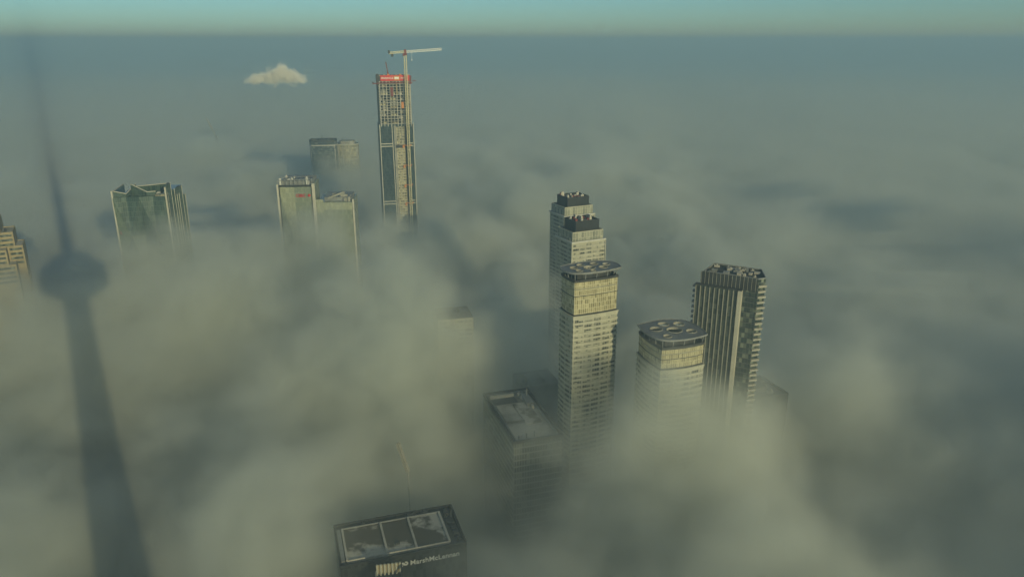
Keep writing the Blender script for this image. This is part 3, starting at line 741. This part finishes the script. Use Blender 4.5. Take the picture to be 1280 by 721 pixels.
# ------------------------------------------------------------------ the skyscraper under construction
FS = Frame(-155.2, 902, 14)
def supertall():
    fr = FS; W, D, zt, zc = 40.5, 36.0, 309, 254.5
    root = thing('unfinished_skyscraper', 'very tall half-clad skyscraper with bare concrete storeys and a red banner at its top', 'skyscraper', (*fr(W / 2, D / 2), 0))
    # bare storeys
    fr.box(MB(), 6, W - 6, 6, D - 6, zc - 30, zt - 1).build('core', M['dark'], root)
    n = 16; h = (302.5 - zc) / n
    for k in range(n + 1):
        z = zc + k * h
        e = 0.8 if k % 4 else 0.5
        fr.box(MB(), 2.2, W - 1.6, 0.4, D, z - 0.45, z).build('floor_slab', M['concrete' if k % 3 == 1 else 'pale_concrete'], root)
        if k < n:
            rr = random.Random(k)
            for u0 in (2.6, 13.5, 24.0):                       # stacked boards, netting and half-built partitions behind the edge
                if rr.random() < 0.9:
                    a = u0 + rr.uniform(0, 3); fr.box(MB(), a, a + rr.uniform(3, 8), 4.0, 4.4, z + 0.002, z + h - 0.46 - rr.uniform(0, 1.0)).build('partition', M[rr.choice(['concrete', 'charcoal', 'brick', 'dark', 'gold_panel', 'pale_concrete'])], root)
    for k in range(10):
        u = 2.9 + k * (W - 5.4) / 9
        fr.box(MB(), u - 0.36, u + 0.36, 0.1, 0.9, zc - 3, 302.6).build('column', M['concrete' if k in (3, 4, 8) else 'pale_concrete'], root)
    for k in range(1, 7):
        v = k * D / 6.2
        for u in (2.4, W - 1.8): fr.box(MB(), u - 0.45, u + 0.45, v - 0.45, v + 0.45, zc, 302.6).build('column', M['concrete'], root)
    fr.box(MB(), 15.2, 18.4, -0.3, 0.09, 286, 296).build('netting', M['rust'], root)
    fr.box(MB(), 27.0, 29.8, -0.6, 0.09, 272, 279).build('hoist_cage', M['orange'], root)
    fr.box(MB(), 21.8, 23.2, -0.3, 0.09, 288, 301).build('netting', M['brick'], root)
    # climbing screen, red banner and working platforms
    zb = 302.62
    fr.box(MB(), 1.6, W - 1.0, 0.2, D, zb, zb + 5.9).build('climbing_screen', M['charcoal'], root)
    fr.box(MB(), -0.6, 2.2, -0.8, 3.0, zb - 4, zb + 8.0).build('screen_tower', M['dark'], root)
    ban = fr.box(MB(), 4.2, W - 3.0, -0.5, 0.19, zb + 0.2, zb + 6.6).build('banner', M['red'], root)
    A = Vector((*fr.a, 0))
    text_mesh('banner_letters', 'PINNACLE', 3.0, 0.08, M['lettering'], root, fr.p(5.0, -0.66, zb + 2.4), A, (0, 0, 1))
    fr.box(MB(), 19.5, 26.2, -0.75, -0.51, zb + 0.8, zb + 5.8).build('banner_panel', M['orange'], root)
    fr.box(MB(), 20.3, 25.4, -0.95, -0.76, zb + 2.4, zb + 4.6).build('banner_panel', M['lettering'], root)
    text_mesh('banner_letters', 'SKY', 2.6, 0.08, M['lettering'], root, fr.p(27.3, -0.66, zb + 2.6), A, (0, 0, 1))
    fr.box(MB(), W - 3.0, W - 0.8, -0.4, 0.3, zb - 3.5, zb + 6.2).build('screen_panel', M['rust'], root)
    for k in range(8):
        u = 3 + k * 4.6; fr.box(MB(), u, u + 2.6, 0.2, 2.0, zb + 5.902, zb + 7.0 + (k % 3) * 0.4).build('formwork', M[('brick', 'concrete', 'orange')[k % 3]], root)
    fr.box(MB(), -5.0, 0.9, -1.6, 0.8, zb - 3.0, zb - 1.8).build('work_platform', M['rust'], root)
    fr.box(MB(), -5.0, -3.8, -1.4, 0.2, zb - 1.79, zb - 0.2).build('platform_hut', M['dark'], root)
    fr.box(MB(), 0.95, W + 0.6, -1.3, 0.09, zb - 2.4, zb - 1.5).build('work_platform', M['rust'], root)
    fr.box(MB(), W + 0.7, W + 4.6, -1.6, 0.8, zb - 0.2, zb + 0.7).build('work_platform', M['rust'], root)
    mb = MB(); a, b = fr(13.5, 6); mb.bar((a, b, zb + 5.9), (a, b, zb + 10), 1.5); mb.bar((a, b, zb + 10), (a - 1.6, b, zb + 21), 0.9); mb.bar((a, b, zb + 9), (a + 2.2, b, zb + 6.2), 0.8)
    mb.build('placing_boom', M['rust'], root)
    # clad part
    zl = zc - 0.6
    fr.box(MB(), 0.6, W, 0.6, D, 0, zl - 0.002).build('glass_body', M['blueglass'], root)
    fr.box(MB(), 2.2, 14.2, 0.2, 0.58, 60, zl - 1).build('glass_bay', M['blueglass'], root)
    fr.box(MB(), 34.2, W - 0.6, 0.2, 0.58, 60, zl - 4).build('glass_bay', M['blueglass'], root)
    for u, w, lean in ((0.8, 0.85, 0), (14.8, 0.85, 2.2), (W - 0.6, 0.85, 0.6)):
        MB().bar(fr.p(u, -0.3, zl + (1.5 if u > 30 else 0)), fr.p(u + lean * 0.7, -0.3, 100), w, 0.8).build('edge_frame', M['fin'], root)
    MB().bar(fr.p(0.3, D * 0.5, zl), fr.p(0.3, D * 0.5, 100), 0.9, 0.8).build('edge_frame', M['fin'], root)
    for zz in (231.6, 228.6, 163.0, 159.8):
        fr.box(MB(), 1.4, 15.2, -0.72, -0.1, zz - 0.55, zz + 0.45).build('belt', M['fin'], root)
        fr.box(MB(), 33.4, W - 1.5, -0.72, -0.1, zz - 0.55, zz + 0.45).build('belt', M['fin'], root)
    # central strip: bare bays above, balconies lower down
    fr.box(MB(), 17.0, 19.2, 0.1, 0.59, 60, zl - 2).build('strip_wall', M['concrete'], root)
    fr.box(MB(), 29.5, 33.2, 0.1, 0.59, 60, zl - 2).build('strip_wall', M['slateglass'], root)
    z = zl - 6; k = 0
    rr = random.Random(8)
    while z > 118:
        if z > 226:
            fr.box(MB(), 19.4, 29.4, -0.3, 0.3, z - 0.45, z).build('floor_slab', M['pale_concrete'], root)
        else:
            fr.box(MB(), 19.3, 29.4, -0.9, 0.3, z - 0.3, z + 1.1).build('balcony', M['gold_panel'], root)  # balcony colour carries the gold of the sunlight
        z -= 3.25; k += 1
    for i, u in enumerate((19.6, 22.8, 26.0, 29.2)):
        fr.box(MB(), u - 0.22, u + 0.22, -1.05, -0.35, 110, zl - 3).build('column', M['pale_concrete' if i != 3 else 'brick'], root)
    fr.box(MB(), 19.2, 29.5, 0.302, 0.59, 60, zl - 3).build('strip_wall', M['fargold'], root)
    fr.box(MB(), 18.6, 29.6, -1.2, -0.36, 226.6, 229.6).build('gantry', M['charcoal'], root)
    # tower crane on its own mast up the face
supertall()

def lattice(mb, p, q, w, n, t):
    """a square lattice boom from p to q"""
    p, q = Vector(p), Vector(q); a = (q - p).normalized(); x = a.cross(Vector((0, 0, 1)))
    x = Vector((*FS.a, 0)) if x.length < 1e-3 else x.normalized(); y = a.cross(x)
    cs = [(-1, -1), (1, -1), (1, 1), (-1, 1)]
    P = lambda s, c2: p + (q - p) * s + x * c2[0] * w / 2 + y * c2[1] * w / 2
    for c2 in cs: mb.bar(P(0, c2), P(1, c2), t)
    for i in range(n):
        s0, s1 = i / n, (i + 1) / n
        for k in range(4):
            c0, c1 = cs[k], cs[(k + 1) % 4]
            mb.bar(P(s0, c0), P(s1, c1), t * 0.7) if i % 2 else mb.bar(P(s0, c1), P(s1, c0), t * 0.7)
            mb.bar(P(s0, c0), P(s0, c1), t * 0.7)
    return mb

def tower_crane():
    fr = FS; u, v = 33.4, -4.2; x, y = fr(u, v)
    root = thing('tower_crane', 'pale yellow tower crane tied to the face of the unfinished skyscraper', 'crane', (x, y, 0))
    ms = lattice(MB(), (x - 0.6, y, 0), (x, y, 331), 2.5, 62, 0.4).build('mast', M['crane'], root)
    for z in (229, 205.5, 182, 160):
        MB().bar((x, y, z), fr.p(u - 6.5, 0.0, z + 0.6), 0.8).bar((x, y, z), fr.p(u + 3.2, 0.0, z + 0.6), 0.8).bar(fr.p(u - 2, v, z), fr.p(u + 2, v, z), 1.0).build('tie', M['orange'], root)
        fr.box(MB(), u - 7.2, u - 5.0, v + 1.2, v + 3.4, z - 2.6, z + 0.4).build('tie_platform', M['orange'], root)
    a = Vector((math.cos(R(20)), math.sin(R(20)), 0)); o = Vector((x, y, 331))
    MB().tube(x, y, 2.0, 2.0, 331, 333.4, 14).build('slewing_ring', M['rust'], root)
    fr.box(MB(), u - 2.9, u - 1.1, v - 1.6, v + 0.8, 330.2, 333.2).build('cab', M['rust'], root)
    lattice(MB(), o + a * 1.5 + Vector((0, 0, 4)), o + a * 43 + Vector((0, 0, 6.6)), 2.2, 17, 0.30).build('jib', M['lettering'], root)
    lattice(MB(), o - a * 1.5 + Vector((0, 0, 4)), o - a * 19 + Vector((0, 0, 2.6)), 2.0, 7, 0.34).build('counter_jib', M['crane'], root)
    MB().bar(o - a * 15 + Vector((0, 0, -1.4)), o - a * 15 + Vector((0, 0, 2.4)), 2.6, 2.0).build('counterweight', M['dark'], root)
    MB().bar(o - a * 18.8 + Vector((0, 0, 2)), o - a * 18.2 + Vector((0, 0, 5.4)), 2.6, 2.0).build('winch', M['charcoal'], root)
    MB().bar(o + Vector((0, 0, 2.4)), o + Vector((0, 0, 6.4)), 2.6).build('head', M['rust'], root)
    b = o + a * 7.5
    MB().bar(b + Vector((0, 0, 4)), b + Vector((0, 0, -4.6)), 0.18).bar(b + Vector((0, 0, -5.6)), b + Vector((0, 0, -4.6)), 0.9).build('hook', M['lettering'], root)
tower_crane()

# ------------------------------------------------------------------ two hazy towers far behind
def far_pair():
    fr = Frame(-342, 1300, 8); W, D, zt = 41, 30, 183
    fp = bowed(fr, W, D, 2.5)
    root = thing('hazy_tower', 'far dark glass tower with rounded shoulders, half lost in haze', 'tower', centre(fp), 'far towers in the haze')
    MB().wall(fp, 0, zt).build('glass_wall', M['farglass'], root)
    MB().cap(fp, zt - 0.5).build('roof', M['membrane'], root)
    MB().ring(inset(fp, -0.6), inset(fp, 0.6), zt + 0.002, zt + 3.0).build('crown_rim', M['charcoal'], root)
    MB().ring(inset(fp, -0.8), inset(fp, 0.5), zt - 6, zt - 4.6).build('crown_band', M['pale_concrete'], root)
    for u in (0.6, W - 0.6): fr.box(MB(), u - 0.5, u + 0.5, -2.6 if 5 < u < 35 else -0.6, 0.4, 90, zt - 6.01).build('fin', M['pale_concrete'], root)
    fr.box(MB(), 14, 27, 9, 20, zt - 0.49, zt + 4).build('plant_room', M['charcoal'], root)
    MB().tube(*fr(19, 12), 0.8, 0.4, zt + 4.002, zt + 11, 8).build('mast', M['charcoal'], root)
    fr = Frame(-303, 1335, 14); W, D, zt = 32, 28, 174
    fp = bowed(fr, W, D, 4.5)
    root = thing('hazy_tower', 'far tower with gold sunlight painted into its glass, beside a darker one', 'tower', centre(fp), 'far towers in the haze')
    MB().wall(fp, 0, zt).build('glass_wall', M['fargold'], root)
    MB().cap(fp, zt - 0.4).build('roof', M['membrane'], root)
    MB().ring(inset(fp, -0.5), inset(fp, 0.7), zt + 0.002, zt + 1.6).build('crown_rim', M['panel'], root)
    MB().prism(bowed(fr, W, D, 3.0, -5), zt - 0.39, zt + 6).build('plant_room', M['concrete'], root)
    for u in (-0.2, 7.5, W + 0.2): fr.box(MB(), u - 0.6, u + 0.6, -3.6 if 5 < u < 30 else -0.6, 0.4, 90, zt + 2).build('fin', M['concrete'], root)
    MB().tube(*fr(8, 10), 0.8, 0.4, zt + 6.002, zt + 13, 8).build('mast', M['charcoal'], root)
    for k in range(5): MB().ring(inset(fp, -0.3), inset(fp, 0.2), zt - 6 - k * 6.4, zt - 5 - k * 6.4).build('floor_band', M['panel'], root)
far_pair()

# ------------------------------------------------------------------ terraced buff-brick tower at the left edge
def terraced_tower():
    fr = Frame(-407, 540, 28)
    root = thing('terraced_tower', 'buff brick tower stepping down in terraces of dark ribbon windows', 'tower', (*fr(14, 18), 0))
    blocks = [(-16, 13.6, 10, 34, 227), (-16, 16.0, 8, 34, 219), (15.9, 25.2, 6, 30, 219), (22.0, 32.5, 3.5, 26, 210), (27.5, 37.0, 1.8, 22, 199.5),
              (-16, 21.5, -3, 12, 210), (-16, 27.6, -7.5, 9, 199.0), (-16, 32, -10, 4, 188)]
    for (u0, u1, v0, v1, zt) in blocks:
        u0 *= 1.08; u1 *= 1.08
        fp = fr.rect(u0, u1, v0, v1); z = zt
        MB().cap(inset(fp, 0.3), zt - 0.5).build('terrace', M['paleroof'], root)
        for k in range(4):
            MB().ring(fp, inset(fp, 0.5), z - 1.75, z).build('spandrel', M['brick'], root)
            fr.box(MB(), u0 + 1.6, u1 - 1.2, v0 + 0.35, v1 - 0.4, z - 3.5, z - 1.752).build('window_band', M['darkglass'], root)
            for u in (u0, u1 - 1.1): fr.box(MB(), u, u + 1.3 if u == u0 else u1, v0, v1, z - 3.5, z - 1.753).build('pier', M['brick'], root)
            z -= 3.5
        MB().wall(inset(fp, 0.02), 0, z).build('lower_wall', M['brick'], root)
    for u, v, z in ((11, 14, 226.5), (19, 10, 218.5), (22, 12, 218.5), (30, 9, 209.5)):
        MB().tube(*fr(u, v), 0.7, 0.6, z, z + 2.4, 10).build('chimney', M['charcoal'], root)
terraced_tower()

# ------------------------------------------------------------------ shapes half swallowed by the fog
def fogged_slab():
    fr = Frame(-49.0, 470, 14); W, D, zt = 24, 24, 172
    root = thing('apartment_tower', 'dim apartment tower drowned in fog, only a few lit storeys showing', 'tower', (*fr(W / 2, D / 2), 0))
    fp = fr.rect(0, W, 0, D)
    MB().cap(fp, zt).build('roof', M['membrane'], root)
    banded(root, fp, zt, 128, 3.1, 1.4, M['officeglass'], M['panel'], M['winband'])
    fr.box(MB(), W * 0.35, W * 0.48, -0.5, -0.02, 60, zt - 0.4).build('fin', M['concrete'], root)
    units(root, fr, 4, W - 4, 5, D - 5, zt, 3, M['charcoal'], 81, 2.2)
fogged_slab()

def fogged_block(name, label, fr, W, D, zt, seed, mat='slateglass', n=9):
    root = thing(name, label, 'building', (*fr(W / 2, D / 2), 0))
    fp = fr.rect(0, W, 0, D)
    MB().wall(fp, 0, zt).build('wall', M[mat], root)
    MB().cap(inset(fp, 0.3), zt - 0.6).build('roof', M['charcoal'], root)
    MB().ring(fp, inset(fp, 0.4), zt + 0.002, zt + 0.8).build('parapet', M['charcoal'], root)
    fr.box(MB(), W * 0.2, W * 0.6, D * 0.3, D * 0.7, zt - 0.59, zt + 3.2).build('plant_room', M['charcoal'], root)
    units(root, fr, 1.5, W - 1.5, 1.5, D - 1.5, zt - 0.595, n, M['pale_concrete'], seed, 2.4)
    units(root, fr, 1.5, W - 1.5, 1.5, D - 1.5, zt - 0.595, n, M['charcoal'], seed + 1, 3.4)
    return root
fogged_block('rooftop_block', 'dark rooftop with plant machinery barely showing through fog right of the finned tower', Frame(158, 446, 20), 26, 30, 126, 91)
fogged_block('rooftop_block', 'faint dark rooftop in the fog behind the flat pale roof', Frame(8, 474, 17), 27, 26, 120, 93, n=5)
fogged_block('rooftop_block', 'faint dark rooftop sunk in fog at the foot of the unfinished skyscraper', Frame(-118, 985, 14), 46, 40, 106, 95)

def faint_crane(label, x, y, z0, z1, lean, w, jib):
    root = thing('tower_crane', label, 'crane', (x, y, 0))
    p, q = Vector((x, y, z0)), Vector((x + lean[0], y + lean[1], z1))
    MB().bar((x, y, 0), p, w * 0.5).build('mast', M['grey'], root)
    lattice(MB(), p, q, w, 14, w * 0.24).build('jib', M['dim_fin'], root)
    if jib: MB().bar(p, p - (q - p) * 0.25, w).build('counter_jib', M['grey'], root)
faint_crane('tiny raised crane jib poking out of the far fog', -578, 1500, 172, 203, (-13, 0), 1.4, True)
faint_crane('ghostly pale boom leaning in the thick fog left of the pale flat roof', -55, 352, 131, 147, (-5, 2), 1.3, False)

# ------------------------------------------------------------------ the tower the view is taken from; its shadow lies on the fog
def observation_tower():
    d = Vector((math.sin(R(SUN_AZ)), math.cos(R(SUN_AZ)), 0)); c2 = d * 25.0; x, y = c2.x, c2.y
    root = thing('observation_tower', 'slender concrete tower with a round pod, casting the long spired shadow across the fog', 'tower', (x, y, 0))
    for k in range(3):
        a = R(90 + 120 * k); p = [(x + r * math.cos(a + s), y + r * math.sin(a + s)) for r, s in ((1, -1.2), (23, -0.09), (23, 0.09), (1, 1.2))]
        q = [(x + r * math.cos(a + s), y + r * math.sin(a + s)) for r, s in ((1, -1.2), (8, -0.3), (8, 0.3), (1, 1.2))]
        mb = MB()
        for i in range(4):
            j = (i + 1) % 4; mb.face([(*p[i], 0), (*p[j], 0), (*q[j], 330), (*q[i], 330)])
        mb.build('buttress', M['concrete'], root)
    MB().tube(x, y, 9, 7, 0, 331).build('shaft', M['concrete'], root)
    MB().tube(x, y, 8, 19, 328, 336, 40).build('radome', M['white'], root)
    MB().tube(x, y, 20.5, 22, 336.004, 343, 40).build('pod_deck', M['blueglass'], root)
    MB().tube(x, y, 22, 21, 343.004, 352, 40).build('pod_deck', M['charcoal'], root)
    MB().tube(x, y, 19, 13, 352.004, 361, 40).build('pod_roof', M['grey'], root)
    MB().tube(x, y, 5.5, 4.5, 361.004, 444, 24).build('upper_shaft', M['concrete'], root)
    MB().tube(x, y, 6, 8, 444.004, 447, 24).tube(x, y, 8, 6, 447.004, 453, 24).build('upper_pod', M['blueglass'], root)
    MB().tube(x, y, 3.4, 2.6, 453.004, 500, 16).tube(x, y, 2.2, 1.4, 500.004, 553, 12).build('antenna', M['white'], root)
observation_tower()

# ------------------------------------------------------------------ the puff of steam standing over the far fog
def steam_puff():
    m = bpy.data.materials.new('steam'); m.use_nodes = True; t = m.node_tree; t.nodes.clear(); g = G(t)
    pos = t.nodes.new('ShaderNodeTexCoord').outputs['Object']
    sep = t.nodes.new('ShaderNodeSeparateXYZ'); t.links.new(pos, sep.inputs[0]); x, y, z = sep.outputs
    tot = None
    for bx, bz, rx, rz, a in ((-26, 1, 20, 8, 0.9), (-40, -3, 14, 6, 0.7), (-6, 6, 18, 12, 1.0), (10, 15, 13, 13, 1.0), (22, 4, 18, 11, 1.0), (38, -2, 12, 7, 0.7)):
        q = None
        for v, b, r in ((x, bx, rx), (y, 0, 15), (z, bz, rz)):
            d = g.m('MULTIPLY', g.m('SUBTRACT', v, b), 1 / r); d = g.m('MULTIPLY', d, d); q = d if q is None else g.m('ADD', q, d)
        e = g.m('MULTIPLY', g.m('EXPONENT', g.m('MULTIPLY', q, -1)), a); tot = e if tot is None else g.m('ADD', tot, e)
    nz = g.mapr(g.noise(pos, 1 / 14, 5, 0.62, dist=0.3), 0.25, 0.75, -0.68, 0.68)
    dens = g.m('MULTIPLY', g.mapr(g.m('ADD', tot, nz), 0.40, 1.15, 0, 1, 'SMOOTHSTEP'), 0.11)
    o = t.nodes.new('ShaderNodeOutputMaterial'); p = t.nodes.new('ShaderNodeVolumePrincipled')
    p.inputs['Color'].default_value = (0.97, 0.94, 0.86, 1); p.inputs['Anisotropy'].default_value = -0.3
    p.inputs['Density Attribute'].default_value = ''; p.inputs['Temperature Attribute'].default_value = ''
    t.links.new(dens, p.inputs['Density']); t.links.new(p.outputs[0], o.inputs['Volume'])
    m.cycles.volume_step_rate = 0.25
    bm = bmesh.new(); bmesh.ops.create_icosphere(bm, subdivisions=3, radius=1, matrix=Matrix.Translation((0, 0, 6)) @ Matrix.Diagonal((74, 40, 42, 1)))
    me = bpy.data.meshes.new('steam_cloud'); bm.to_mesh(me); bm.free(); me.materials.append(m)
    ob = bpy.data.objects.new('steam_cloud', me); COL.objects.link(ob); ob.location = (-418, 1400, 281); ob.scale = (1.1, 1.1, 1.1)
    tag(ob, 'small cream puff of cloud floating above the far fog', 'cloud')
steam_puff()
